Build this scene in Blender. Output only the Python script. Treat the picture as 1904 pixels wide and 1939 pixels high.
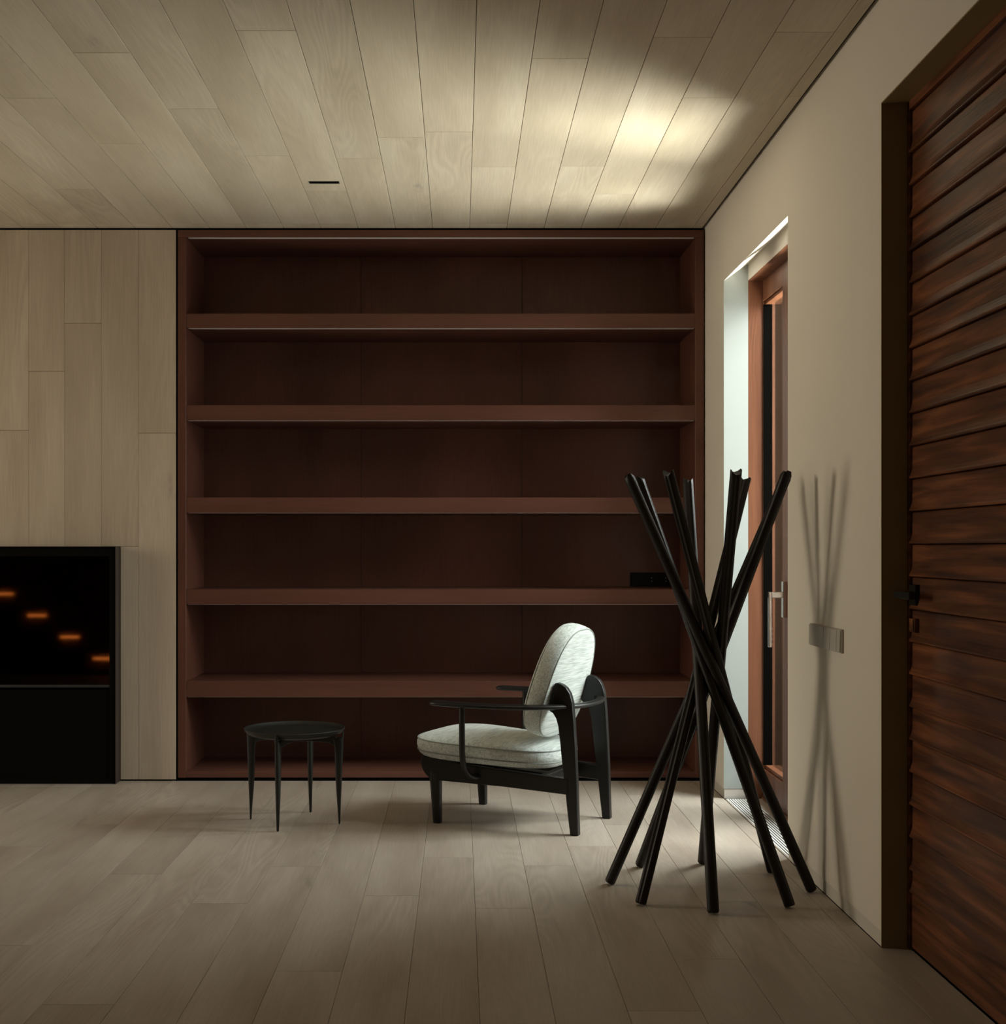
import bpy, bmesh, math, random
from mathutils import Vector, Matrix
PI = math.pi
for o in list(bpy.data.objects):
    bpy.data.objects.remove(o, do_unlink=True)
SC = bpy.context.scene
C = SC.collection

# ------------------------------------------------------------------ camera
F = 2450.0                                   # focal length in pixels of the 1904x1939 frame
cam_d = bpy.data.cameras.new('camera'); cam = bpy.data.objects.new('camera', cam_d); C.objects.link(cam)
cam.location = (0, 0, 1.25); cam.rotation_euler = (PI / 2, 0, 0)
cam_d.sensor_fit = 'HORIZONTAL'; cam_d.sensor_width = 36
cam_d.lens = 36 * F / 1904
cam_d.shift_x = 82 / 1904; cam_d.shift_y = 69.5 / 1904
cam_d.clip_start = 0.05
SC.camera = cam

# ------------------------------------------------------------------ world, daylight, exposure
world = bpy.data.worlds.new('world'); SC.world = world; world.use_nodes = True
bg = world.node_tree.nodes['Background']
bg.inputs[0].default_value = (0.75, 0.87, 1.0, 1); bg.inputs[1].default_value = 0.04


def area(name, loc, target, sx, sy, power, col, spread=180):
    d = bpy.data.lights.new(name, 'AREA'); d.shape = 'RECTANGLE'; d.size = sx; d.size_y = sy
    d.energy = power; d.color = col; d.spread = math.radians(spread)
    o = bpy.data.objects.new(name, d); C.objects.link(o); o.location = loc
    o.rotation_euler = (Vector(target) - Vector(loc)).to_track_quat('-Z', 'Y').to_euler()
    return o


# daylight outside the glazed door: the open sky, and the sunlit terrace throwing light up
area('sky_light', (3.1, 5.75, 2.9), (0.6, 5.75, 0.0), 2.2, 1.8, 300, (0.97, 0.98, 0.98))
area('horizon_light', (3.1, 5.75, 1.4), (0.0, 5.75, 1.0), 2.2, 1.4, 75, (0.98, 0.98, 0.98))
area('terrace_bounce', (2.6, 5.85, 0.0), (0.95, 5.15, 3.0), 1.4, 3.4, 245, (1.0, 0.95, 0.86), 80)
# daylight of the tall narrow window in the left wall, plus added fill from behind the camera
area('left_window_light', (-5.35, 5.75, 1.7), (1.3, 4.9, 1.7), 1.5, 1.8, 46, (1.0, 0.82, 0.65), 100)
area('rear_fill_light', (-2.0, -3.4, 1.6), (-1.2, 3.0, 1.7), 3.2, 2.2, 6, (1.0, 0.82, 0.64))

SC.view_settings.view_transform = 'Standard'; SC.view_settings.look = 'None'
SC.view_settings.exposure = 0.0; SC.view_settings.gamma = 1.0
SC.view_settings.use_curve_mapping = False
SC.cycles.use_denoising = True
SC.cycles.max_bounces = 10; SC.cycles.diffuse_bounces = 6; SC.cycles.transparent_max_bounces = 12
SC.cycles.sample_clamp_indirect = 4.0

# ------------------------------------------------------------------ helpers
def tag(o, label, cat, group=None, kind=None):
    o['label'] = label; o['category'] = cat
    if group: o['group'] = group
    if kind: o['kind'] = kind
    return o


def empty(name, loc=(0, 0, 0), rz=0, parent=None):
    o = bpy.data.objects.new(name, None); C.objects.link(o); o.location = loc
    o.rotation_euler = (0, 0, rz); o.empty_display_size = 0.1
    if parent: o.parent = parent
    return o


def obj(name, bm, mat, parent=None, smooth=False, kind=None, label=None, recalc=True):
    if recalc: bmesh.ops.recalc_face_normals(bm, faces=bm.faces)
    me = bpy.data.meshes.new(name); bm.to_mesh(me); bm.free()
    me.materials.append(mat)
    if smooth:
        for p in me.polygons: p.use_smooth = True
        try: me.set_sharp_from_angle(angle=math.radians(40))
        except Exception: pass
    o = bpy.data.objects.new(name, me); C.objects.link(o)
    if parent: o.parent = parent
    if kind: o['kind'] = kind
    if label: o['label'] = label
    return o


def box(bm, x0, x1, y0, y1, z0, z1, bev=0.0, seg=1):
    vs = [bm.verts.new(p) for p in ((x0, y0, z0), (x1, y0, z0), (x1, y1, z0), (x0, y1, z0),
                                    (x0, y0, z1), (x1, y0, z1), (x1, y1, z1), (x0, y1, z1))]
    fs = [bm.faces.new([vs[i] for i in q]) for q in ((3, 2, 1, 0), (4, 5, 6, 7), (0, 1, 5, 4), (1, 2, 6, 5), (2, 3, 7, 6), (3, 0, 4, 7))]
    if bev > 0:
        es = list({e for f in fs for e in f.edges})
        bmesh.ops.bevel(bm, geom=es, offset=bev, segments=seg, affect='EDGES', profile=0.5)
    return vs


def boxes(name, lst, mat, parent=None, bev=0.0, **k):
    bm = bmesh.new()
    for b in lst: box(bm, *b, bev=bev)
    return obj(name, bm, mat, parent, **k)


def prism(bm, pts, axis, a, b, bev=0.0, seg=2):
    """polygon pts extruded from a to b along axis; pts are the two other coordinates in order"""
    def P(u, v, w):
        return {'x': (w, u, v), 'y': (u, w, v), 'z': (u, v, w)}[axis]
    A = [bm.verts.new(P(u, v, a)) for u, v in pts]; B = [bm.verts.new(P(u, v, b)) for u, v in pts]
    n = len(pts); fs = [bm.faces.new(A[::-1]), bm.faces.new(B)]
    for i in range(n): fs.append(bm.faces.new((A[i], A[(i + 1) % n], B[(i + 1) % n], B[i])))
    if bev > 0:
        bmesh.ops.recalc_face_normals(bm, faces=fs)
        es = list(fs[0].edges) + list(fs[1].edges)
        bmesh.ops.bevel(bm, geom=es, offset=bev, segments=seg, affect='EDGES', profile=0.5)


def rings(bm, R, cap0=True, cap1=True, loop=False):
    """skin a list of rings of points"""
    V = [[bm.verts.new(p) for p in r] for r in R]; n = len(V[0])
    m = len(V)
    for i in range(m if loop else m - 1):
        a, b = V[i], V[(i + 1) % m]
        for j in range(n): bm.faces.new((a[j], a[(j + 1) % n], b[(j + 1) % n], b[j]))
    if not loop:
        if cap0: bm.faces.new(V[0][::-1])
        if cap1: bm.faces.new(V[-1])
    return V


def tube(bm, path, rad, n=12, ref=(0, 0, 1), flat=None, closed=False, caps=True):
    """round tube along path; rad a number or list; flat = (width factor, height factor)"""
    path = [Vector(p) for p in path]; m = len(path); R = []
    for i, p in enumerate(path):
        if closed: t = path[(i + 1) % m] - path[i - 1]
        else: t = path[min(i + 1, m - 1)] - path[max(i - 1, 0)]
        t.normalize()
        u = t.cross(Vector(ref))
        if u.length < 1e-4: u = t.cross(Vector((1, 0, 0)))
        u.normalize(); v = u.cross(t)
        r = rad[i] if isinstance(rad, (list, tuple)) else rad
        fw, fh = (flat[i] if isinstance(flat, list) else flat) if flat else (1, 1)
        R.append([p + u * (math.cos(a) * r * fw) + v * (math.sin(a) * r * fh) for a in [2 * PI * k / n for k in range(n)]])
    return rings(bm, R, caps, caps, closed)


def spline(P, n=8, closed=False):
    P = [Vector(p) for p in P]; out = []; m = len(P)
    for i in range(m if closed else m - 1):
        if closed: a, b, c, d = P[i - 1], P[i], P[(i + 1) % m], P[(i + 2) % m]
        else: a, b, c, d = P[max(i - 1, 0)], P[i], P[i + 1], P[min(i + 2, m - 1)]
        for k in range(n):
            t = k / n
            out.append(0.5 * ((2 * b) + (c - a) * t + (2 * a - 5 * b + 4 * c - d) * t * t + (3 * b - a - 3 * c + d) * t ** 3))
    if not closed: out.append(P[-1])
    return out


# ------------------------------------------------------------------ materials
def newmat(name):
    m = bpy.data.materials.new(name); m.use_nodes = True
    nt = m.node_tree; b = nt.nodes['Principled BSDF']
    return m, nt, b


def N(nt, t, **k):
    n = nt.nodes.new(t)
    for a, v in k.items(): setattr(n, a, v)
    return n


def L(nt, a, b): nt.links.new(a, b)


def mathn(nt, op, a, b=None, clamp=False):
    n = N(nt, 'ShaderNodeMath', operation=op, use_clamp=clamp)
    for i, v in enumerate((a, b)):
        if v is None: continue
        if isinstance(v, (int, float)): n.inputs[i].default_value = v
        else: L(nt, v, n.inputs[i])
    return n.outputs[0]


def mixc(nt, fac, a, b, blend='MIX'):
    n = N(nt, 'ShaderNodeMix', data_type='RGBA', blend_type=blend)
    if isinstance(fac, (int, float)): n.inputs[0].default_value = fac
    else: L(nt, fac, n.inputs[0])
    for i, v in ((6, a), (7, b)):
        if isinstance(v, tuple): n.inputs[i].default_value = (*v[:3], 1)
        else: L(nt, v, n.inputs[i])
    return n.outputs[2]


def ramp(nt, fac, stops):
    n = N(nt, 'ShaderNodeValToRGB'); L(nt, fac, n.inputs[0]); e = n.color_ramp.elements
    while len(e) < len(stops): e.new(0.5)
    for i, (p, c) in enumerate(stops):
        e[i].position = p; e[i].color = (*c, 1) if isinstance(c, tuple) else (c, c, c, 1)
    return n.outputs[0]


def simple(name, col, rough=0.5, metal=0.0, spec=0.5, noise=0.0, nscale=40, bump=0.0):
    m, nt, b = newmat(name)
    b.inputs['Roughness'].default_value = rough; b.inputs['Metallic'].default_value = metal
    b.inputs['Specular IOR Level'].default_value = spec
    tc = N(nt, 'ShaderNodeTexCoord'); no = N(nt, 'ShaderNodeTexNoise')
    no.inputs['Scale'].default_value = nscale; no.inputs['Detail'].default_value = 4
    L(nt, tc.outputs['Object'], no.inputs['Vector'])
    dark = tuple(c * (1 - noise) for c in col); lite = tuple(min(1, c * (1 + noise)) for c in col)
    L(nt, mixc(nt, no.outputs[0], dark, lite), b.inputs['Base Color'])
    if bump:
        bp = N(nt, 'ShaderNodeBump'); bp.inputs['Strength'].default_value = bump; bp.inputs['Distance'].default_value = 0.002
        L(nt, no.outputs[0], bp.inputs['Height']); L(nt, bp.outputs[0], b.inputs['Normal'])
    return m


def wood(name, c_dark, c_mid, c_lite, along='y', rough=0.5, grain=1.0, knots=True, spec=0.4, vary=0.12, fig=1.0,
         scale=1.0, bump=0.25, cross=5.0, lng=0.9, knotcol=(0.16, 0.15, 0.15)):
    """wood whose grain runs along one axis; every loose board gets its own offset and tone"""
    m, nt, b = newmat(name)
    tc = N(nt, 'ShaderNodeTexCoord'); geo = N(nt, 'ShaderNodeNewGeometry')
    rnd = geo.outputs['Random Per Island']
    off = N(nt, 'ShaderNodeCombineXYZ')
    r1 = mathn(nt, 'MULTIPLY', rnd, 37.0); r2 = mathn(nt, 'MULTIPLY', rnd, 91.0)
    L(nt, r1, off.inputs[0]); L(nt, r2, off.inputs[1]); L(nt, r1, off.inputs[2])
    add = N(nt, 'ShaderNodeVectorMath', operation='ADD'); L(nt, tc.outputs['Object'], add.inputs[0]); L(nt, off.outputs[0], add.inputs[1])

    def mapped(long, across):
        mp = N(nt, 'ShaderNodeMapping')
        s = {'x': (long, across, across), 'y': (across, long, across), 'z': (across, across, long)}[along]
        mp.inputs['Scale'].default_value = tuple(v * scale for v in s)
        L(nt, add.outputs[0], mp.inputs['Vector']); return mp.outputs[0]

    def noise(vec, sc, det, dist=0.0):
        n = N(nt, 'ShaderNodeTexNoise'); n.inputs['Scale'].default_value = sc; n.inputs['Detail'].default_value = det
        n.inputs['Distortion'].default_value = dist; L(nt, vec, n.inputs['Vector']); return n.outputs[0]
    broad = noise(mapped(lng, cross), 1.0, 3, 0.4)                    # broad tone drift
    figure = noise(mapped(0.8, cross * 1.1), 1.0, 1.0, 0.3)             # cathedral figure
    ringsv = mathn(nt, 'SINE', mathn(nt, 'MULTIPLY', figure, 95.0))
    mask = ramp(nt, noise(mapped(0.5, 2.0), 1.0, 1), [(0.48, 0.0), (0.66, 1.0)])
    ringm = mathn(nt, 'MULTIPLY', mathn(nt, 'MULTIPLY', mathn(nt, 'MULTIPLY', ringsv, 0.5), mask), fig)
    fine = noise(mapped(6.0, 190.0), 1.0, 3, 0.2)                    # fine pores
    col = ramp(nt, broad, [(0.28, c_dark), (0.5, c_mid), (0.72, c_lite)])
    tone = mathn(nt, 'ADD', mathn(nt, 'MULTIPLY', mathn(nt, 'SUBTRACT', rnd, 0.5), vary * 2), 1.0)
    tone = mathn(nt, 'ADD', tone, mathn(nt, 'MULTIPLY', ringm, 0.10 * grain))
    tone = mathn(nt, 'ADD', tone, mathn(nt, 'MULTIPLY', mathn(nt, 'SUBTRACT', fine, 0.5), 0.30 * grain))
    tn = N(nt, 'ShaderNodeCombineXYZ')
    for i in range(3): L(nt, tone, tn.inputs[i])
    col = mixc(nt, 1.0, col, tn.outputs[0], 'MULTIPLY')
    if knots:
        vo = N(nt, 'ShaderNodeTexVoronoi'); vo.inputs['Scale'].default_value = 1.0
        vo.inputs['Randomness'].default_value = 1.0
        L(nt, mapped(1.1, 3.2), vo.inputs['Vector'])
        kn = ramp(nt, vo.outputs['Distance'], [(0.0, 1.0), (0.12, 0.0)])
        kn = mathn(nt, 'MULTIPLY', kn, ramp(nt, noise(mapped(14, 40), 1.0, 2), [(0.38, 0.0), (0.62, 1.0)]))
        col = mixc(nt, mathn(nt, 'MULTIPLY', kn, 0.55), col, knotcol)
    L(nt, col, b.inputs['Base Color'])
    rr = mathn(nt, 'ADD', mathn(nt, 'MULTIPLY', fine, 0.16), rough - 0.08)
    L(nt, rr, b.inputs['Roughness'])
    b.inputs['Specular IOR Level'].default_value = spec
    bp = N(nt, 'ShaderNodeBump'); bp.inputs['Strength'].default_value = bump; bp.inputs['Distance'].default_value = 0.0015
    hh = mathn(nt, 'ADD', fine, mathn(nt, 'MULTIPLY', ringm, 0.6)); L(nt, hh, bp.inputs['Height'])
    L(nt, bp.outputs[0], b.inputs['Normal'])
    return m


M_FLOOR = wood('floor_oak', (0.36, 0.295, 0.24), (0.425, 0.362, 0.30), (0.485, 0.42, 0.355), 'y', rough=0.46, spec=0.4, vary=0.04, grain=1.3)
M_CEIL = wood('ceiling_oak', (0.49, 0.42, 0.315), (0.56, 0.485, 0.375), (0.62, 0.55, 0.44), 'y', rough=0.6, spec=0.25, vary=0.05)
M_OAKWALL = wood('wall_oak', (0.48, 0.39, 0.295), (0.55, 0.455, 0.35), (0.61, 0.515, 0.405), 'z', rough=0.6, spec=0.25, vary=0.07)
M_DARK = wood('dark_veneer', (0.100, 0.037, 0.024), (0.128, 0.048, 0.031), (0.158, 0.060, 0.040), 'z', rough=0.42, grain=1.6, knots=False, fig=0.2, vary=0.04, spec=0.35, cross=2.5)
M_DARKH = wood('dark_veneer_horizontal', (0.110, 0.042, 0.029), (0.130, 0.051, 0.035), (0.15, 0.061, 0.043), 'x', rough=0.42, grain=1.2, knots=False, fig=0.3, vary=0.02, spec=0.35, cross=8)
M_MAHOG = wood('reddish_door_wood', (0.13, 0.046, 0.021), (0.185, 0.070, 0.034), (0.25, 0.102, 0.052), 'z', rough=0.4, knots=False, fig=1.2, vary=0.05, cross=9)
M_WALNUT = wood('walnut_boards', (0.040, 0.012, 0.005), (0.115, 0.036, 0.012), (0.25, 0.085, 0.028), 'y', rough=0.44, grain=1.4, knots=False, fig=1.5, vary=0.14, cross=32, lng=2.2, spec=0.4)
M_STAIR = wood('stair_timber', (0.25, 0.12, 0.06), (0.32, 0.16, 0.08), (0.4, 0.2, 0.1), 'y', knots=False)
M_CHAIRWOOD = wood('black_stained_wood', (0.006, 0.0055, 0.005), (0.008, 0.0075, 0.007), (0.011, 0.010, 0.009), 'z', rough=0.38, grain=0.8, knots=False, fig=0.2, vary=0.02, spec=0.4, bump=0.1)
M_STAND = wood('near_black_ash', (0.006, 0.004, 0.0035), (0.009, 0.006, 0.005), (0.013, 0.008, 0.007), 'z', rough=0.46, grain=0.8, knots=False, fig=0.3, vary=0.03, spec=0.35, bump=0.12)
M_TABLE = simple('black_lacquer', (0.009, 0.010, 0.008), 0.42, noise=0.15, nscale=30)
M_PLASTER = simple('painted_plaster', (0.78, 0.725, 0.645), 0.85, spec=0.2, noise=0.02, nscale=3, bump=0.05)
M_REVEAL = simple('darkened_reveal_paint', (0.40, 0.43, 0.41), 0.7, spec=0.3, noise=0.01, nscale=4)  # colour set below the real white so the daylit reveal does not burn out
M_SHADEWALL = simple('darkened_plaster', (0.30, 0.25, 0.20), 0.9, spec=0.1, noise=0.03, nscale=3)  # unseen walls darkened to cut bounce light into the foreground
M_SKIRT = simple('grey_skirting_paint', (0.66, 0.62, 0.56), 0.6, spec=0.3, noise=0.02, nscale=5)
M_BLACKGAP = simple('black_gap', (0.004, 0.0035, 0.003), 0.95, spec=0.0)
M_BRONZE = simple('dark_bronze_paint', (0.30, 0.215, 0.10), 0.55, spec=0.3, noise=0.06, nscale=8)
M_BLKMETAL = simple('black_metal', (0.012, 0.012, 0.011), 0.35, metal=0.3, noise=0.05)
M_FIREFRAME = simple('blackened_steel', (0.055, 0.045, 0.036), 0.45, metal=0.4, noise=0.12, nscale=12)
M_FIREBOX = simple('firebox_black', (0.006, 0.005, 0.004), 0.95, spec=0.05, noise=0.2)
M_STEEL = simple('brushed_nickel', (0.62, 0.58, 0.55), 0.28, metal=1.0, noise=0.03)
M_GRILLE = simple('white_aluminium', (0.85, 0.84, 0.81), 0.4, spec=0.5, noise=0.02)
M_SWITCH = simple('taupe_switch_plastic', (0.46, 0.42, 0.37), 0.4, spec=0.5, noise=0.02)
M_LED = simple('led_diffuser', (0.78, 0.74, 0.74), 0.45, spec=0.5, noise=0.01)
M_BRASS = simple('brass', (0.65, 0.45, 0.2), 0.35, metal=1.0)
M_SOCKET = simple('black_socket_plastic', (0.005, 0.0045, 0.004), 0.5, spec=0.15)


def glass(name, tint=(0.93, 0.96, 0.94), rough=0.0, ior=1.5):
    m = bpy.data.materials.new(name); m.use_nodes = True; nt = m.node_tree
    nt.nodes.remove(nt.nodes['Principled BSDF']); out = nt.nodes['Material Output']
    fr = N(nt, 'ShaderNodeFresnel'); ge = N(nt, 'ShaderNodeNewGeometry')   # same reflectance on both faces of the pane
    L(nt, mathn(nt, 'ADD', mathn(nt, 'MULTIPLY', ge.outputs['Backfacing'], 1 / ior - ior), ior), fr.inputs[0])
    tr = N(nt, 'ShaderNodeBsdfTransparent'); tr.inputs[0].default_value = (*tint, 1)
    gl = N(nt, 'ShaderNodeBsdfGlossy'); gl.inputs['Roughness'].default_value = rough
    mx = N(nt, 'ShaderNodeMixShader'); L(nt, fr.outputs[0], mx.inputs[0]); L(nt, tr.outputs[0], mx.inputs[1]); L(nt, gl.outputs[0], mx.inputs[2])
    L(nt, mx.outputs[0], out.inputs[0]); return m


M_GLASS = glass('door_glass')
M_FGLASS = glass('fireplace_glass', (0.35, 0.33, 0.32), 0.035)


def emit(name, col, st):
    m, nt, b = newmat(name); b.inputs['Base Color'].default_value = (*col, 1)
    b.inputs['Emission Color'].default_value = (*col, 1); b.inputs['Emission Strength'].default_value = st
    return m


M_STEPLIGHT = emit('warm_step_lamp', (1.0, 0.26, 0.045), 10.0)


def fabric():
    m, nt, b = newmat('heather_wool_fabric')
    tc = N(nt, 'ShaderNodeTexCoord')
    def n(sx, sy, sz, det=2):
        mp = N(nt, 'ShaderNodeMapping'); mp.inputs['Scale'].default_value = (sx, sy, sz)
        L(nt, tc.outputs['Object'], mp.inputs[0]); q = N(nt, 'ShaderNodeTexNoise'); q.inputs['Scale'].default_value = 1
        q.inputs['Detail'].default_value = det; L(nt, mp.outputs[0], q.inputs['Vector']); return q.outputs[0]
    streak = n(150, 9, 170, 3); soft = n(30, 3, 40)
    v = mathn(nt, 'ADD', mathn(nt, 'MULTIPLY', streak, 0.8), mathn(nt, 'MULTIPLY', soft, 0.2))
    L(nt, ramp(nt, v, [(0.34, (0.36, 0.40, 0.375)), (0.5, (0.53, 0.575, 0.54)), (0.66, (0.66, 0.71, 0.67))]), b.inputs['Base Color'])
    b.inputs['Roughness'].default_value = 0.95; b.inputs['Specular IOR Level'].default_value = 0.15
    b.inputs['Sheen Weight'].default_value = 0.25
    bp = N(nt, 'ShaderNodeBump'); bp.inputs['Strength'].default_value = 0.45; bp.inputs['Distance'].default_value = 0.002
    L(nt, streak, bp.inputs['Height']); L(nt, bp.outputs[0], b.inputs['Normal'])
    return m


M_FABRIC = fabric()
M_PIPING = simple('piping_cord', (0.30, 0.32, 0.30), 0.9, spec=0.1, noise=0.2, nscale=300)

# ------------------------------------------------------------------ the room shell
XL, XR, YB, YR, ZC = -5.0, 1.321, 6.96, -3.0, 2.977
X0 = 0.0537                                   # a seam of floor and ceiling boards
PW = 0.2


def board_seams(k, x_lo, x_hi, known, y0, y1, rng):
    js = sorted(known.get(k, []))
    step = rng.uniform(1.9, 2.2)
    if not js: js = [rng.uniform(y0, y0 + step) if k != 99 else y0]
    out = list(js)
    y = js[0] - step
    while y > y0 + 0.4: out.append(y); y -= step
    y = js[-1] + step
    while y < y1 - 0.4: out.append(y); y += step
    out = [y for y in out if y0 + 0.25 < y < y1 - 0.25]
    return [y0] + sorted(out) + [y1]


def kplank(xpx, Y): return math.floor(((xpx - 870) * Y / F - X0) / PW)


floor_px = [(265, 1655), (1195 / 2.1156, 1641), (743, 1696), (848, 1624), (155, 1902), (587, 1839), (30, 1790), (950, 1720),
            (1125, 1603), (1040, 1639), (1428, 1655), (1378, 1707), (1262, 1914), (1600, 1752)]
ceil_px = [(507, 58), (198, 100), (372, 206), (64, 186), (239, 272), (508, 295), (680, 300), (848, 250), (152, 358), (621, 362),
           (1075, 111), (1292, 71), (1515, 61), (1099, 315), (1153, 368), (1340, 185), (1497, 183), (929, 316)]


def joints(lst, k):
    d = {}
    for x, y in lst:
        Y = F * k / abs(y - 1039); d.setdefault(kplank(x, Y), []).append(Y)
    return d


g = 0.0005
# floor
rng = random.Random(4)
kn = joints(floor_px, 1.25); bm = bmesh.new()
ks = range(math.floor((XL - X0) / PW), math.floor((XR - X0) / PW) + 1)
for k in ks:
    a, b_ = max(X0 + k * PW, XL), min(X0 + (k + 1) * PW, XR)
    ys = board_seams(k, a, b_, kn, YR, YB + 0.02, rng)
    for i in range(len(ys) - 1):
        box(bm, a + g, b_ - g, ys[i] + g, ys[i + 1] - g, -0.016, 0.0, bev=0.0009)
obj('floor', bm, M_FLOOR, kind='structure')
boxes('floor_screed', [(XL - .2, XR + .6, YR - .2, 7.7, -0.12, -0.0165)], M_BLACKGAP, kind='structure')
# threshold strip of floor inside the door reveals
boxes('floor_threshold', [(1.449, 1.72, 5.212, 6.56, -0.016, -0.0005), (XR, 1.41, 2.9, 4.056, -0.016, -0.0005)], M_FLOOR, kind='structure', bev=0.0009)
boxes('floor_strip', [(1.33 - .004, 1.335, 5.225, 6.46, -0.015, 0)], M_FLOOR, kind='structure')

# ceiling
rng = random.Random(11)
kc = joints(ceil_px, 1.727); bm = bmesh.new(); g = 0.001
for k in ks:
    a, b_ = max(X0 + k * PW, XL), min(X0 + (k + 1) * PW, XR - 0.014)
    ys = board_seams(k, a, b_, kc, YR, 6.875, rng)
    for i in range(len(ys) - 1):
        box(bm, a + g, b_ - g, ys[i] + g, ys[i + 1] - g, ZC, ZC + 0.016, bev=0.0011)
    box(bm, a + g, b_ - g, 6.875 + g, YB + .01, ZC, ZC + 0.016, bev=0.0011)
obj('ceiling', bm, M_CEIL, kind='structure')
boxes('ceiling_deck', [(XL - .2, XR + .6, YR - .2, 7.7, ZC + 0.0165, 3.2)], M_BLACKGAP, kind='structure')

# oak boarded part of the back wall
bm = bmesh.new(); rng = random.Random(3)
wk = {0: [1.25 + (1039 - 820) / 352], 1: [1.25 + 4 / 352], 2: [1.25 + (1039 - 612) / 352], 3: [1.25 + (1039 - 703) / 352], 4: [1.25 + (1039 - 815) / 352]}
FX1 = -1.824; FX0 = -3.6; FZ = 1.262          # fireplace hole
k = 0; x1 = -1.5262
wall_x = [(333 - 870) / 352, (262 - 870) / 352, (192 - 870) / 352, (122 - 870) / 352, (54 - 870) / 352]
while wall_x[-1] > XL: wall_x.append(wall_x[-1] - 0.1985)
g = 0.0008
for k in range(len(wall_x) - 1):
    b_, a = wall_x[k], max(wall_x[k + 1], XL)
    js = wk.get(k, [rng.uniform(0.6, 2.4)])
    zz = [0.008] + js + [2.966]
    for i in range(len(zz) - 1):
        z0, z1 = zz[i] + g, zz[i + 1] - g
        if a > FX1 or b_ < FX0: box(bm, a + g, b_ - g, YB, YB + 0.018, z0, z1, bev=0.0009)
        else:
            if z1 > FZ: box(bm, a + g, b_ - g, YB, YB + 0.018, max(z0, FZ), z1, bev=0.0009)
            if b_ > FX1 and z0 < FZ: box(bm, FX1 + g, b_ - g, YB, YB + 0.018, z0, min(z1, FZ), bev=0.0009)
obj('wall_back', bm, M_OAKWALL, kind='structure')
boxes('wall_back_core', [(FX1, -1.5375, YB + 0.019, 7.6, 0, ZC), (XL, FX0, YB + 0.019, 7.6, 0, ZC), (FX0, FX1, YB + 0.019, 7.6, FZ, ZC),
                         (XL - .2, XR + .6, 7.6, 7.7, 0, 3.2), (1.3152, XR, YB + 0.05, 7.6, 0, ZC)], M_BLACKGAP, kind='structure')

# right wall with the splayed opening of the glazed door and the opening of the boarded door
WY0, WY1, WZ = 5.212, 6.473, 2.590
DY0, DY1, DZ = 2.95, 4.056, 2.648
bm = bmesh.new()
box(bm, XR, 1.4426, WY1, 7.6, 0.05, 3.0)
box(bm, 1.4426, 1.72, 6.56, 7.6, 0, 3.0)
box(bm, XR, 1.72, DY1, WY0, 0.05, 3.0)
prism(bm, [(XR, WZ), (1.436, 2.672), (1.436, 3.0), (XR, 3.0)], 'y', WY0, WY1)
box(bm, 1.436, 1.72, WY0, 6.56, 2.672, 3.0)
box(bm, 1.4426, 1.72, WY0, WY1, 2.592, 2.672)
box(bm, 1.4426, 1.72, WY1, 6.56, 2.592, 2.672)
box(bm, XR, 1.72, DY0, DY1, DZ, 3.0)
box(bm, XR, 1.72, YR, DY0, 0.05, 3.0)
box(bm, XR, 1.72, YR - .02, YR, 0.0, 3.0)
wr = obj('wall_right', bm, M_PLASTER, kind='structure')
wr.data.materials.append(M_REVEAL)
for p in wr.data.polygons:                    # the deep reveal of the glazed door gets a cooler colour, darkened to offset strong daylight
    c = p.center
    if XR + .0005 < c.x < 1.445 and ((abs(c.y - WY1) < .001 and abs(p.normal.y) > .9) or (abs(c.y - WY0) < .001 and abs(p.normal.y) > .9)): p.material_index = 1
boxes('baseboard_right', [(XR + 0.003, 1.4426, WY1 + .003, 7.6, 0.0, 0.05), (XR + 0.003, 1.72, DY1 + .003, WY0 - .003, 0.0, 0.05),
                          (XR + 0.003, 1.72, YR, DY0 - .003, 0.0, 0.05)], M_SKIRT, kind='structure')
# left wall with a tall narrow window, and the rear wall with wide glazing (both outside the picture)
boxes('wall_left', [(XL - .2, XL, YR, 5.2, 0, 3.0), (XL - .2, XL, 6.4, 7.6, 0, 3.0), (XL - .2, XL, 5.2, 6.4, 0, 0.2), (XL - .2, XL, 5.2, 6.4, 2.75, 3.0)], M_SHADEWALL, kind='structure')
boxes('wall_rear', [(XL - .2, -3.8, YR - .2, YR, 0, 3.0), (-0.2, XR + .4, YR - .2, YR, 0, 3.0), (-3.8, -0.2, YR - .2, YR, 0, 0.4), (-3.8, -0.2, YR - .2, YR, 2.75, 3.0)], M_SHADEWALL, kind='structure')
w = boxes('window_1', [(XL - .13, XL - .08, 5.2, 5.24, .2, 2.75), (XL - .13, XL - .08, 6.36, 6.4, .2, 2.75), (XL - .13, XL - .08, 5.24, 6.36, .2, .24), (XL - .13, XL - .08, 5.24, 6.36, 2.71, 2.75)], M_MAHOG, kind='structure')
boxes('window_pane', [(XL - .108, XL - .102, 5.24, 6.36, .24, 2.71)], M_GLASS, w)
w = boxes('window_2', [(-3.8, -3.74, YR - .13, YR - .08, .4, 2.75), (-.26, -.2, YR - .13, YR - .08, .4, 2.75), (-3.74, -.26, YR - .13, YR - .08, .4, .46), (-3.74, -.26, YR - .13, YR - .08, 2.69, 2.75), (-2.03, -1.97, YR - .13, YR - .08, .46, 2.69)], M_MAHOG, kind='structure')
boxes('window_pane', [(-3.74, -2.03, YR - .108, YR - .102, .46, 2.69), (-1.97, -.26, YR - .108, YR - .102, .46, 2.69)], M_GLASS, w)

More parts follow.
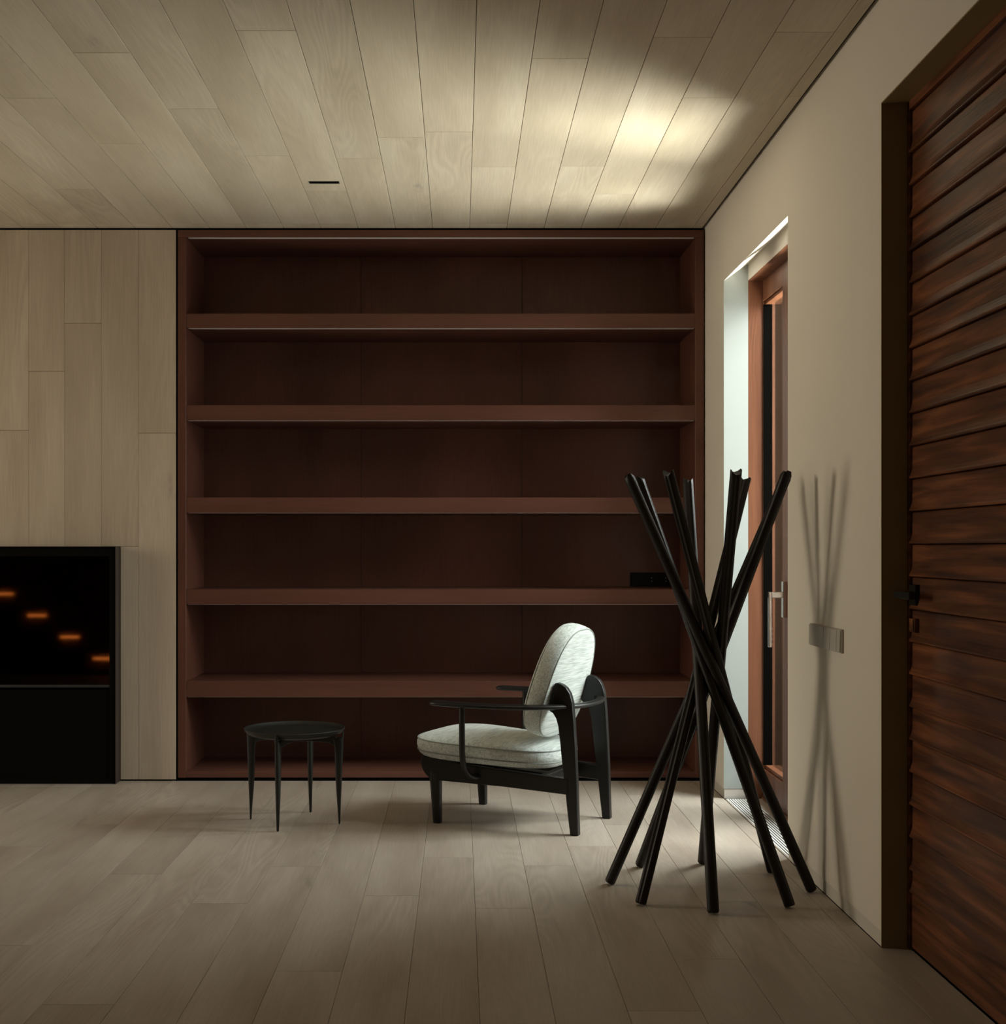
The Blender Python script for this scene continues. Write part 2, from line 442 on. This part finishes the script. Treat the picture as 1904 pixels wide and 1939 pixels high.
# ------------------------------------------------------------------ glazed door (door_1)
M_DARKTRIM = simple('dark_exterior_trim', (0.035, 0.018, 0.010), 0.8, spec=0.1, noise=0.2, nscale=9)
d1 = empty('door_1', (1.50, 5.84, 0)); d1['kind'] = 'structure'
def rel(o, p):
    o.parent = p; o.matrix_parent_inverse = Matrix.Translation(p.location).inverted() if p.rotation_euler.z == 0 else p.matrix_world.inverted()
    return o
LX = 1.5165                                   # room face of the leaves
rel(boxes('door_frame', [(1.4426, LX, 6.473, 6.56, 0.0, 2.592), (1.4426, 1.60, 5.16, 5.212, 0, 2.592), (1.4430, LX + .003, 5.212, 6.473, 2.5905, 2.630), (LX - .008, 1.60, 5.212, 6.473, 0.0, 0.012)], M_MAHOG, bev=0.0006), d1)
for y0, y1, hs in ((5.960, 6.473, 1), (5.215, 5.954, 0)):
    z0, z1 = 0.014, 2.588
    ga, gb = (6.078, 6.471) if hs else (5.30, 5.90)
    leaf = rel(boxes('door_leaf', [(LX, LX + .06, y0, ga, z0, z1), (LX, LX + .06, gb, y1 + (.04 if hs else 0), z0, z1), (LX, LX + .06, ga, gb, 2.488, z1), (LX, LX + .06, ga, gb, z0, 0.150)], M_MAHOG, bev=0.0008), d1)
    bd = boxes('glazing_bead', [(LX + .012, LX + .045, ga, gb, 2.472, 2.488), (LX + .012, LX + .045, ga, gb, 0.150, 0.168), (LX + .012, LX + .045, ga, ga + .014, .168, 2.472)], M_MAHOG, bev=0.001)
    if hs:
        gk = boxes('gasket', [(LX + .001, LX + .0455, gb - .004, gb - .0005, .169, 2.471)], M_BLACKGAP); gk.parent = leaf
    bd.parent = leaf
    pn = boxes('glass_pane', [(LX + .046, LX + .050, ga - .002, gb + .002, 0.148, 2.490)], M_GLASS)
    pn.parent = leaf
# nickel handle on the meeting stile
bm = bmesh.new()
box(bm, LX - 0.017, LX, 6.000, 6.034, 0.930, 1.097, bev=0.0015, seg=2)
box(bm, LX - 0.083, LX - 0.014, 6.004, 6.026, 1.021, 1.049, bev=0.003, seg=2)
box(bm, LX - 0.083, LX - 0.067, 6.003, 6.027, 0.792, 1.049, bev=0.003, seg=2)
for i in range(4): box(bm, LX - 0.068, LX - 0.0655, 6.004, 6.026, 0.80 + i * .024, 0.812 + i * .024, bev=0.0008)
rel(obj('door_handle', bm, M_STEEL, label='brushed nickel lever handle on a slim plate'), d1)
# outside: brown timber post and dark jamb beyond the glass, terrace paving
boxes('trim_1', [(1.582, 1.70, 6.515, 6.559, -0.015, 2.59)], M_DARKTRIM, kind='structure')
boxes('ground_terrace', [(1.72, 6.5, 2.0, 9.5, -0.12, -0.02)], simple('terrace_stone', (0.5, 0.48, 0.44), 0.8, noise=0.1, nscale=6), kind='structure')

# floor grille in front of the glazed door
bm = bmesh.new()
gx0, gx1, gy0, gy1 = 1.335, 1.449, 5.235, 6.462
box(bm, gx0, gx1, gy0, gy0 + .006, -0.012, 0.0012)
box(bm, gx0, gx1, gy1 - .006, gy1, -0.012, 0.0012)
nb = 9; pitch = (gx1 - gx0) / nb
for i in range(nb + 1):
    xx = gx0 + i * pitch
    box(bm, xx - .0032, xx + .0032, gy0, gy1, -0.0015, 0.0012)
vg = obj('floor_grille', bm, M_GRILLE)
tag(vg, 'pale metal linear slot grille set in the floor in front of the glazed door', 'floor vent')
boxes('grille_well', [(gx0, gx1, gy0, gy1, -0.0155, -0.013)], M_BLACKGAP, vg)

# ------------------------------------------------------------------ boarded door (door_2)
d2 = empty('door_2', (1.42, 3.5, 0)); d2['kind'] = 'structure'
rel(boxes('door_lining', [(XR - .0005, 1.4006, DY1 - .004, DY1, 0, DZ), (XR - .0005, 1.4006, DY0, DY1 - .004, DZ - .004, DZ), (XR - .0005, 1.4006, DY0, DY0 + .004, 0, DZ - .004)], M_BRONZE), d2)
rel(boxes('door_frame', [(1.4006, 1.46, 4.034, 4.056, 0, DZ), (1.4006, 1.46, DY0, DY0 + .022, 0, DZ), (1.4006, 1.46, DY0 + .022, 4.034, DZ - .03, DZ)], M_WALNUT, bev=.0008), d2)
# leaf: horizontal lapped boards, each kicking out at its lower edge
LD = 1.4075; ly0, ly1 = DY0 + .026, 4.030
pitch = 0.1015
seam0 = 1.25 + (1039 - 295) / 604.4            # the highest groove
bm = bmesh.new()
zt = DZ - 0.034; zb = 0.006
lows = []
z = seam0
while z > 0.22: lows.append(z); z -= pitch
lows.append(0.178)
tops = [zt] + lows
for i, zl in enumerate(lows):
    zu = tops[i]
    kick = 0.008
    pts = [(1.45, zu - .001), (LD + .004, zu - .001), (LD + .002, zu - .004), (LD + .001, zl + .034), (LD - .0015, zl + .024), (LD - kick * .65, zl + .013), (LD - kick, zl + .008), (LD - kick, zl + .004), (LD - kick + .003, zl + .002), (1.45, zl + .001)]
    prism(bm, pts, 'y', ly0, ly1)
prism(bm, [(1.45, .177), (LD + .002, .177), (LD, .172), (LD, .010), (LD + .003, zb), (1.45, zb)], 'y', ly0, ly1)
leaf = rel(obj('door_leaf', bm, M_WALNUT, label='reddish walnut door leaf of horizontal lapped boards'), d2)
bk = boxes('leaf_backing', [(1.451, 1.47, ly0, ly1, zb, zt)], M_BLACKGAP); bk.parent = leaf
# lever handle and key escutcheon
bm = bmesh.new()
box(bm, LD - .012, LD, 3.968, 4.022, 1.075, 1.139, bev=.0015)
box(bm, LD - .062, LD - .010, 3.985, 4.005, 1.098, 1.118, bev=.003)
box(bm, LD - .066, LD - .050, 3.870, 4.005, 1.097, 1.119, bev=.003)
rel(obj('door_handle', bm, M_BLKMETAL, label='matt black lever handle on a square rose'), d2)
bm = bmesh.new()
box(bm, LD - .0125, LD, 3.972, 4.018, 0.992, 1.034, bev=.001)
kp = rel(obj('key_plate', bm, M_WALNUT), d2)
kh = boxes('keyhole', [(LD - .0135, LD - .0124, 3.974, 3.983, 0.994, 1.032)], M_BLKMETAL); kh.parent = kp
bm = bmesh.new(); prism(bm, [(4.0, .998), (4.008, .998), (4.004, 1.008)], 'x', LD - .0135, LD - .0124)
kb = obj('key_marker', bm, M_BRASS); kb.parent = kp

# ------------------------------------------------------------------ bookcase
bc = empty('bookcase', (-0.105, YB, 0))
tag(bc, 'full-height dark brown built-in bookcase with five empty open shelves', 'bookcase')
bx0, bx1, bz1 = -1.5256, 1.3150, 2.9716
ix0, ix1 = (352 - 870) / 352, (1316 - 870) / 352
ybk = 7.449
def bpart(name, lst, mat, bev=0.0015, **k): return rel(boxes(name, lst, mat, bev=bev, **k), bc)
iz1 = 1.25 + (1039 - 449) / 352
bpart('side_panel', [(bx0 + .010, ix0, YB + .001, ybk, 0.017, iz1)], M_DARK)
bpart('side_panel', [(ix1, bx1 - .002, YB + .001, ybk, 0.017, iz1)], M_DARK)
bpart('top_panel', [(bx0 + .010, bx1 - .002, YB + .001, ybk, iz1 + .0004, bz1 - .006)], M_DARKH)
bpart('edge_trim', [(bx0 - .001, bx0 + .0095, YB + .004, YB + .03, 0.0, bz1), ], M_BLACKGAP, bev=0)
bpart('bottom_panel', [(ix0, ix1, YB + .002, ybk, 0.018, 0.050)], M_DARKH)
bpart('plinth', [(bx0 + .010, bx1 - .002, YB + .006, YB + .03, 0.0, 0.0165)], M_BLACKGAP, bev=0)
for a, b_ in ((ix0 - .03, -0.5696), (-0.5676, 0.3578), (0.3598, ix1 + .03)):
    bpart('back_panel', [(a, b_, ybk + .0005, ybk + .018, 0.0, bz1 - .01)], M_DARK, bev=.001)
for yt, yb_ in ((593.5, 621), (767, 796), (942, 971), (1116, 1144.5), (1290, 1320)):
    zt_, zb_ = 1.25 + (1039 - yt) / 352, 1.25 + (1039 - yb_) / 352
    sh = bpart('shelf', [(ix0 + .0006, ix1 - .0006, YB + .003, ybk - .0005, zb_, zt_)], M_DARKH)
    ls = boxes('light_strip', [(ix0 + .01, ix1 - .005, YB + .008, YB + .033, zb_ - .0015, zb_ - .0002)], M_LED); ls.parent = sh
bpart('light_strip', [(ix0 + .01, ix1 - .005, YB + .008, YB + .033, iz1 - .0016, iz1 - .0002)], M_LED, bev=0)
# black triple socket standing on the back panel just above the second lowest shelf
so = boxes('wall_socket', [(0.979, 1.225, ybk - .008, ybk - .0005, 1.0335, 1.113)], M_SOCKET, bev=.002)
tag(so, 'black multi-gang power socket on the back panel of the bookcase behind the coat stand', 'socket')
for i in range(3):
    cx = 1.021 + i * .082
    bm = bmesh.new()
    bmesh.ops.create_cone(bm, cap_ends=True, segments=24, radius1=.026, radius2=.026, depth=.002, matrix=Matrix.Translation((cx, ybk - .009, 1.073)) @ Matrix.Rotation(PI / 2, 4, 'X'))
    s_ = obj('socket_face', bm, M_SOCKET, so)
    if i:
        bm = bmesh.new()
        for dz in (-.0095, .0095):
            bmesh.ops.create_cone(bm, cap_ends=True, segments=10, radius1=.0024, radius2=.0024, depth=.002, matrix=Matrix.Translation((cx, ybk - .011, 1.073 + dz)) @ Matrix.Rotation(PI / 2, 4, 'X'))
        obj('socket_contact', bm, M_STEEL, s_)

# ------------------------------------------------------------------ fireplace
fp = empty('fireplace', ((FX0 + FX1) / 2, 6.9, 0))
tag(fp, 'black steel-framed glass-fronted fireplace set in the pale timber wall', 'fireplace')
fy = 6.868
def fpart(name, lst, mat, bev=0.001, **k): return rel(boxes(name, lst, mat, bev=bev, **k), fp)
fz = FZ - .002
fx0, fx1 = FX0 + .002, FX1 - .002
fpart('outer_frame', [(fx1 - .004, fx1, fy, 7.4, 0.0, fz), (fx0, fx0 + .004, fy, 7.4, 0, fz), (fx0 + .004, fx1 - .004, fy, 7.4, fz - .004, fz), (fx0 + .004, fx1 - .004, fy, 7.4, 0.0, .004)], M_FIREFRAME, bev=0.0006)
fpart('front_edge', [(fx1 - .0042, fx1 - .0001, fy - .0015, fy - .0001, 0.0, fz), (fx0 + .004, fx1 - .0042, fy - .0015, fy - .0001, fz - .0042, fz)], M_FIREBOX, bev=0)
fpart('door_frame', [(fx1 - .034, fx1 - .0045, fy + .004, fy + .03, .005, fz - .005), (fx0 + .0045, fx0 + .034, fy + .004, fy + .03, .005, fz - .005),
                     (fx0 + .034, fx1 - .034, fy + .004, fy + .03, fz - .05, fz - .005), (fx0 + .034, fx1 - .034, fy + .004, fy + .03, .005, .030)], M_FIREBOX)
fpart('glass_pane', [(fx0 + .034, fx1 - .034, fy + .012, fy + .016, .53, fz - .05)], M_FGLASS, bev=0)
fpart('lower_panel', [(fx0 + .034, fx1 - .034, fy + .010, fy + .022, .030, .50)], M_FIREBOX)
fpart('hearth_tray', [(fx0 + .034, fx1 - .034, fy + .008, fy + .45, .512, .526)], simple('ash_grey_steel', (0.05, 0.05, 0.048), 0.5, metal=.5, noise=.5, nscale=3))
fpart('firebox', [(fx0 + .01, fx1 - .01, 7.36, 7.38, .03, fz - .01), (fx0 + .01, fx0 + .03, fy + .03, 7.36, .03, fz - .01), (fx1 - .03, fx1 - .01, fy + .03, 7.36, .03, fz - .01), (fx0 + .03, fx1 - .03, fy + .03, 7.36, fz - .03, fz - .01)], M_FIREBOX)

# staircase with warm step lamps at the far left of the room, seen only mirrored in the fireplace glass
st = empty('staircase', (-3.3, 1.0, 0))
tag(st, 'timber stair with warm step lamps mirrored in the dark fireplace glass', 'staircase')
for i in range(4):
    x = -3.36 - i * .325; zc = 0.165 + .213 * i
    tr = rel(boxes('stair_tread', [(x - .34, x - .01, 0.05, 0.98, zc - .115, zc + .055)], M_STAIR, bev=.003), st)
    lamp = boxes('step_lamp', [(x - .255, x - .07, 0.981, 0.992, zc - .012, zc + .012)], M_STEPLIGHT, bev=.003)
    lamp.parent = tr
    rel(boxes('stair_riser', [(x - .03, x - .012, 0.06, 0.96, max(0, zc - .30), zc - .116)], M_STAIR), st)
rel(boxes('stair_stringer', [(-4.98, -3.38, 0.0, 0.045, 0, 1.1)], M_STAIR), st)

# ------------------------------------------------------------------ ceiling slot
cs = boxes('ceiling_slot', [(-0.709, -0.567, 6.080, 6.084, ZC - .002, ZC - .0002), (-0.709, -0.567, 6.112, 6.116, ZC - .002, ZC - .0002), (-0.709, -0.705, 6.084, 6.112, ZC - .002, ZC - .0002), (-0.571, -0.567, 6.084, 6.112, ZC - .002, ZC - .0002)], M_BLKMETAL)
tag(cs, 'small black linear slot fitting in the pale timber ceiling', 'ceiling light')
boxes('slot_recess', [(-0.7048, -0.5712, 6.0842, 6.1118, ZC - .0012, ZC - .0002)], M_BLACKGAP, cs)

# ------------------------------------------------------------------ switch panel on the right wall
sw = empty('switch_panel', (XR, 4.65, 0.93)); tag(sw, 'long taupe light switch panel on the white wall between the two doors', 'light switch')
rel(boxes('back_plate', [(XR - .0085, XR - .0002, 4.452, 4.852, 0.889, 0.972)], M_SWITCH, bev=.0012), sw)
def rocker(y0, y1, lean, z0=.893, z1=.968):
    bm = bmesh.new()
    prism(bm, [(XR - .008, z0), (XR - .013 - lean, z0), (XR - .013 + lean * .5, z1), (XR - .008, z1)], 'y', y0, y1, bev=.0008, seg=1)
    # prism pts are (x, z) for axis y
    return rel(obj('rocker', bm, M_SWITCH), sw)
rocker(4.660, 4.849, .0005); rocker(4.578, 4.656, .0022); rocker(4.497, 4.575, .0012); rocker(4.455, 4.493, .0016)

# ------------------------------------------------------------------ coat stand of eight leaning sticks
feet = [(0.556, 4.815), (0.632, 4.53), (0.866, 4.419), (1.149, 4.497), (1.288, 4.704), (1.205, 4.988), (0.963, 5.13), (0.705, 5.079)]
tops_ = [(1.218, 4.812), (1.110, 5.016), (0.895, 5.081), (0.686, 4.97), (0.621, 4.747), (0.731, 4.544), (0.957, 4.479), (1.163, 4.59)]
csn = empty('coat_stand', (0.9207, 4.7706, 0))
tag(csn, 'tall near-black wooden coat stand of eight crossing sticks on the oak floor', 'coat stand')
axis_c = Vector((0.9207, 4.7706, 0))
for i in range(8):
    A = Vector((*feet[i], 0.0)); B = Vector((*tops_[i], 1.522)); ax = (B - A).normalized()
    A = A + ax * 0.006 if i != 4 else A + ax * .006 + Vector((-.006, 0, 0))
    rad_dir = (Vector((B.x, B.y, 0)) - Vector((axis_c.x, axis_c.y, 0))).normalized()
    tan = ax.cross(rad_dir).normalized(); rad = tan.cross(ax).normalized()
    Ls = (B - A).length; R = 0.0200
    # soft octagon section with a shallow groove along the outer side
    sec = []
    for k in range(32):
        a = 2 * PI * k / 32
        r = R * (1.0 + 0.035 * math.cos(4 * a))
        d = min(abs(a), 2 * PI - abs(a))
        if d < 0.5: r -= 0.0045 * (math.cos(d / 0.5 * PI) * .5 + .5)
        d2_ = abs(a - PI)
        if d2_ < 0.5: r -= 0.0045 * (math.cos(d2_ / 0.5 * PI) * .5 + .5)
        sec.append((r * math.cos(a), r * math.sin(a)))
    RR = []
    def ring(s, sc=1.0, mouth=0.0):
        out = []
        for u, v in sec:
            t = min(1.0, abs(v) / (R * 0.86))
            out.append(A + ax * (s - mouth * math.sqrt(max(0.0, 1 - t * t))) + rad * (u * sc) + tan * (v * sc))
        return out
    bm = bmesh.new()
    RR = [ring(-.003, .80), ring(0.0, .92), ring(0.004, 1.0)] + [ring(Ls * q / 8, 1.0) for q in range(1, 8)] + [ring(Ls - .035, 1.0), ring(Ls - .004, 1.0, .0125), ring(Ls - .001, .95, .0145)]
    V = [[bm.verts.new(p) for p in r] for r in RR]
    for q in range(len(V) - 1):
        for j in range(32): bm.faces.new((V[q][j], V[q][(j + 1) % 32], V[q + 1][(j + 1) % 32], V[q + 1][j]))
    bm.faces.new(V[0][::-1])
    T = V[-1]                                  # fish-mouth top: strips across
    for j in range(0, 16):
        a0, a1 = (8 - j) % 32, (8 - j - 1) % 32
        b0, b1 = (8 + j) % 32, (8 + j + 1) % 32
        if j == 0: bm.faces.new((T[8], T[9], T[7]))
        elif j == 15: bm.faces.new((T[a0], T[b0], T[24]))
        else: bm.faces.new((T[a0], T[b0], T[b1], T[a1]))
    # lowest point exactly on the floor
    mz = min(v.co.z for v in bm.verts)
    for v in bm.verts: v.co.z -= mz - .0003
    rel(obj('pole', bm, M_STAND, smooth=True), csn)
# hub where the sticks are pinned together
bm = bmesh.new()
bmesh.ops.create_uvsphere(bm, u_segments=16, v_segments=10, radius=.024, matrix=Matrix.Translation((0.9207, 4.7706, 0.83)))
rel(obj('hub', bm, M_STAND, smooth=True), csn)

# ------------------------------------------------------------------ round tray table
tb = empty('tray_table', (-0.755, 5.925, 0), math.radians(-13))
tag(tb, 'small round black tray table with four tapering legs left of the armchair', 'side table')
TZ = 0.428; TR = .228
prof = [(0, .004), (.16, .003), (.195, .004), (.212, .009), (.222, .018), (TR, .024), (TR + .002, .022), (.226, .014), (.216, .002), (.198, -.006), (.16, -.009), (0, -.009)]
bm = bmesh.new(); n = 72
cols = []
V = []
for r, z in prof:
    if r == 0: V.append([bm.verts.new((0, 0, TZ + z - .02))])
    else: V.append([bm.verts.new((r * math.cos(2 * PI * k / n), r * math.sin(2 * PI * k / n), TZ + z - .02)) for k in range(n)])
for a, b_ in zip(V[:-1], V[1:]):
    for k in range(n):
        if len(a) == 1: bm.faces.new((a[0], b_[k], b_[(k + 1) % n]))
        elif len(b_) == 1: bm.faces.new((a[(k + 1) % n], a[k], b_[0]))
        else: bm.faces.new((a[k], b_[k], b_[(k + 1) % n], a[(k + 1) % n]))
obj('tray', bm, M_TABLE, tb, smooth=True)
for k in range(4):
    ang = k * PI / 2
    bm = bmesh.new(); RR = []
    # blade leg: (z, outer radius, inner radius, half thickness)
    for z, ro, ri, t in ((0.0, .2165, .2125, .003), (.004, .218, .211, .0055), (.06, .2195, .2075, .0075), (.15, .2235, .200, .0100), (.24, .2275, .1955, .0118), (.32, .2305, .193, .0120), (.365, .2325, .190, .0115), (.385, .2335, .180, .0108), (.398, .2340, .230, .0100), (.412, .2345, .2300, .006), (.430, .2340, .2310, .003)):
        ring = []
        for q in range(16):
            a = 2 * PI * q / 16; cr = math.copysign(abs(math.cos(a)) ** .7, math.cos(a)); sr = math.copysign(abs(math.sin(a)) ** .8, math.sin(a))
            ring.append(Vector(((ro + ri) / 2 + cr * (ro - ri) / 2, sr * t, z)))
        RR.append(ring)
    rings(bm, RR)
    lg = obj('leg', bm, M_TABLE, tb, smooth=True); lg.rotation_euler = (0, 0, ang)
for k in range(2):
    bm = bmesh.new()
    z0, z1 = (.366, .388) if k == 0 else (.364, .386)
    zt_ = .392
    prism(bm, [(-.205, .340), (-.192, .356), (-.170, .367), (-.12, .371), (.12, .371), (.170, .367), (.192, .356), (.205, .340), (.212, .385), (.196, .3965), (-.196, .3965), (-.212, .385)], 'y', -.0085, .0085, bev=.003)
    cb = obj('cross_rail', bm, M_TABLE, tb); cb.rotation_euler = (0, 0, k * PI / 2)

# ------------------------------------------------------------------ lounge chair (x to its back, y to its far side)
ch = empty('lounge_chair', (0.3008, 5.969, 0), math.atan2(-.449, .893))
tag(ch, 'low lounge chair with black wooden frame and pale grey-green woven cushions', 'armchair')
# rear legs with fin-shaped tops
for s in (-1, 1):
    bm = bmesh.new()
    out = [(.347, .004), (.343, .12), (.339, .25), (.333, .38), (.326, .50), (.319, .58), (.308, .618), (.292, .642), (.270, .657), (.250, .663), (.238, .660),
           (.230, .645), (.222, .610), (.213, .572), (.203, .556), (.205, .541), (.228, .528), (.243, .505), (.252, .475), (.262, .40), (.272, .30), (.285, .20), (.296, .10), (.308, .004), (.312, 0), (.343, 0)]
    prism(bm, out, 'y', s * .2 - .0165, s * .2 + .0165, bev=.005, seg=2)
    # legs splay: foot at .205, top at .2 (near constant)
    obj('leg', bm, M_CHAIRWOOD, ch)
# front legs
for s in (-1, 1):
    bm = bmesh.new(); RR = []
    for z, w_, t, xo, yo in ((0, .017, .016, -.329, .240), (.003, .0185, .0175, -.329, .240), (.10, .0225, .019, -.333, .2395), (.20, .0265, .020, -.338, .239), (.235, .028, .020, -.339, .239)):
        RR.append([Vector((xo + math.copysign(abs(math.cos(a)) ** .55, math.cos(a)) * w_, s * yo + math.copysign(abs(math.sin(a)) ** .55, math.sin(a)) * t, z)) for a in [2 * PI * q / 24 for q in range(24)]])
    rings(bm, RR)
    obj('leg', bm, M_CHAIRWOOD, ch, smooth=True)
# side rails
for s in (-1, 1):
    bm = bmesh.new()
    pts = [(-.405, .296), (-.408, .275), (-.400, .245), (-.385, .222), (-.365, .205), (-.340, .197), (-.28, .195), (.0, .190), (.300, .176), (.300, .246), (.0, .264), (-.18, .276), (-.26, .292), (-.36, .303), (-.398, .303)]
    prism(bm, pts, 'y', -.0165, .0165, bev=.005, seg=2)
    for v in bm.verts:
        q = (v.co.x + .34) / .66
        v.co.y += s * (.240 - .038 * q)
    obj('side_rail', bm, M_CHAIRWOOD, ch)
bm = bmesh.new(); box(bm, -.375, -.335, -.225, .225, .215, .283, bev=.006, seg=2); obj('front_rail', bm, M_CHAIRWOOD, ch)
bm = bmesh.new(); box(bm, .150, .186, -.195, .195, .196, .250, bev=.006, seg=2); obj('rear_rail', bm, M_CHAIRWOOD, ch)
bm = bmesh.new()
for y in (-.12, .12): prism(bm, [(-.34, .262), (.16, .236), (.16, .25), (-.34, .278)], 'y', y - .03, y + .03)
obj('seat_support', bm, M_CHAIRWOOD, ch)

# horseshoe arm rail
half = [(-.305, .348), (-.22, .357), (-.10, .360), (.02, .350), (.12, .322), (.20, .280), (.262, .225), (.305, .165), (.332, .09), (.340, 0)]
P = [(x, -y, 0) for x, y in half] + [(x, y, 0) for x, y in half[::-1][1:]]
path = spline(P, 6); m = len(path)
bm = bmesh.new(); RR = []
for i, p in enumerate(path):
    t = (path[min(i + 1, m - 1)] - path[max(i - 1, 0)]).normalized(); nrm = Vector((-t.y, t.x, 0))
    q = abs(i / (m - 1) - .5) * 2                 # 0 at the back, 1 at the tips
    w_ = .020 + .020 * max(0, min(1, (q - .25) / .5)); h = .0115
    e = min(i, m - 1 - i)
    if e == 0: w_ *= .35; h *= .5
    elif e == 1: w_ *= .72; h *= .8
    elif e == 2: w_ *= .9
    zc = .5575 + .004 * q
    RR.append([p + nrm * (math.copysign(abs(math.cos(a)) ** .8, math.cos(a)) * w_) + Vector((0, 0, zc + math.copysign(abs(math.sin(a)) ** .75, math.sin(a)) * h)) for a in [2 * PI * k / 20 for k in range(20)]])
rings(bm, RR)
obj('arm_rail', bm, M_CHAIRWOOD, ch, smooth=True)
# front posts bending in to the side rails
for s in (-1, 1):
    pth = spline([(-.152, s * .345, .552), (-.152, s * .345, .44), (-.152, s * .342, .34), (-.150, s * .330, .285), (-.143, s * .300, .245), (-.130, s * .262, .228), (-.118, s * .236, .226)], 6)
    bm = bmesh.new(); tube(bm, pth, .0135, 16, ref=(1, 0, 0)); obj('arm_post', bm, M_CHAIRWOOD, ch, smooth=True)


def seat_outline(grow=0.0, n=96, xf=-.470, xr=.215, hf=.318, hr=.235):
    """rounded trapezoid as radial samples"""
    out = []
    cx = (xf + xr) / 2; hx = (xr - xf) / 2
    for k in range(n):
        a = 2 * PI * k / n; c, s = math.cos(a), math.sin(a); e = 2 / 3.6
        x = math.copysign(abs(c) ** e, c); y = math.copysign(abs(s) ** e, s)
        w_ = hf + (hr - hf) * ((x + 1) / 2) ** 1.2
        out.append(Vector((cx + x * (hx + grow), y * (w_ + grow), 0)))
    return out


def tiltz(x): return (x + .13) * (-.052)         # the seat falls towards the back


bm = bmesh.new(); RR = []
lay = [(.282, -.10, 0), (.2835, -.045, 0), (.289, -.020, 0), (.300, -.007, 0), (.313, -.001, 0), (.3165, -.003, 0), (.3195, .0, 0), (.335, .004, 0), (.352, .003, 0), (.3655, -.002, 0), (.369, -.006, 0)]
for z, gr, _ in lay: RR.append([p + Vector((0, 0, z + tiltz(p.x))) for p in seat_outline(gr)])
base = seat_outline(0)
cen = Vector((-.13, 0, 0))
for sc in (.93, .84, .72, .58, .42, .25, .1):
    RR.append([cen + (p - cen) * sc + Vector((0, 0, .372 + .034 * (1 - sc ** 2.2) ** .9 + tiltz(p.x * sc))) for p in base])
rings(bm, RR, True, True)
seat = obj('seat_cushion', bm, M_FABRIC, ch, smooth=True)
for z, gr in ((.3665, .0), (.3155, .0005)):
    bm = bmesh.new(); tube(bm, [p + Vector((0, 0, z + tiltz(p.x))) for p in seat_outline(gr)], .0028, 8, closed=True)
    obj('seat_piping', bm, M_PIPING, seat, smooth=True)
boxes('seat_tag', [(-.010, .012, -.3105, -.3085, .284, .290)], M_BLACKGAP, seat)

# back cushion: egg-shaped shield, leaning back
bk = empty('back_cushion_frame', (0, 0, 0), 0)
bpy.data.objects.remove(bk)
tl = math.radians(16.5)
O = Vector((.149, 0, .395)); U = Vector((math.sin(tl), 0, math.cos(tl))); W = Vector((math.cos(tl), 0, -math.sin(tl)))


def egg(sc=1.0, n=96, inset=0.0):
    out = []
    for k in range(n):
        a = 2 * PI * k / n; c, s = math.cos(a), math.sin(a); e = 2 / 2.75
        x = math.copysign(abs(c) ** e, c); y = math.copysign(abs(s) ** e, s)
        hw = .278 - .062 * ((y + 1) / 2) ** 1.3
        out.append((x * (hw * sc - inset), .258 + y * (.258 * sc - inset)))
    return out


def bp(v, u, w_): return O + U * u + Vector((0, v, 0)) + W * w_


bm = bmesh.new(); RR = []
TH = .098
for w_, ins in ((0.0, .010), (-.003, .004), (-.010, .0), (-.035, -.003), (-.062, -.003), (-.078, .002), (-.090, .013), (-TH, .034)):
    RR.append([bp(v, u, w_) for v, u in egg(1, inset=ins)])
front = [(-TH - .012 * (1 - s ** 2), s) for s in (.72, .5, .3, .1)]
for w_, s in front:
    RR.append([bp(v * 1, u, w_) for v, u in egg(s)])
RR = [[bp(v, u, .013 * (1 - s ** 2.2)) for v, u in egg(s)] for s in (.1, .3, .5, .7, .88)] + RR
rings(bm, RR)
bkc = obj('back_cushion', bm, M_FABRIC, ch, smooth=True)
for w_, ins in ((-.0015, .0055), (-.080, .003)):
    bm = bmesh.new(); tube(bm, [bp(v, u, w_) for v, u in egg(1, inset=ins)], .0028, 8, ref=tuple(W), closed=True)
    obj('back_piping', bm, M_PIPING, bkc, smooth=True)
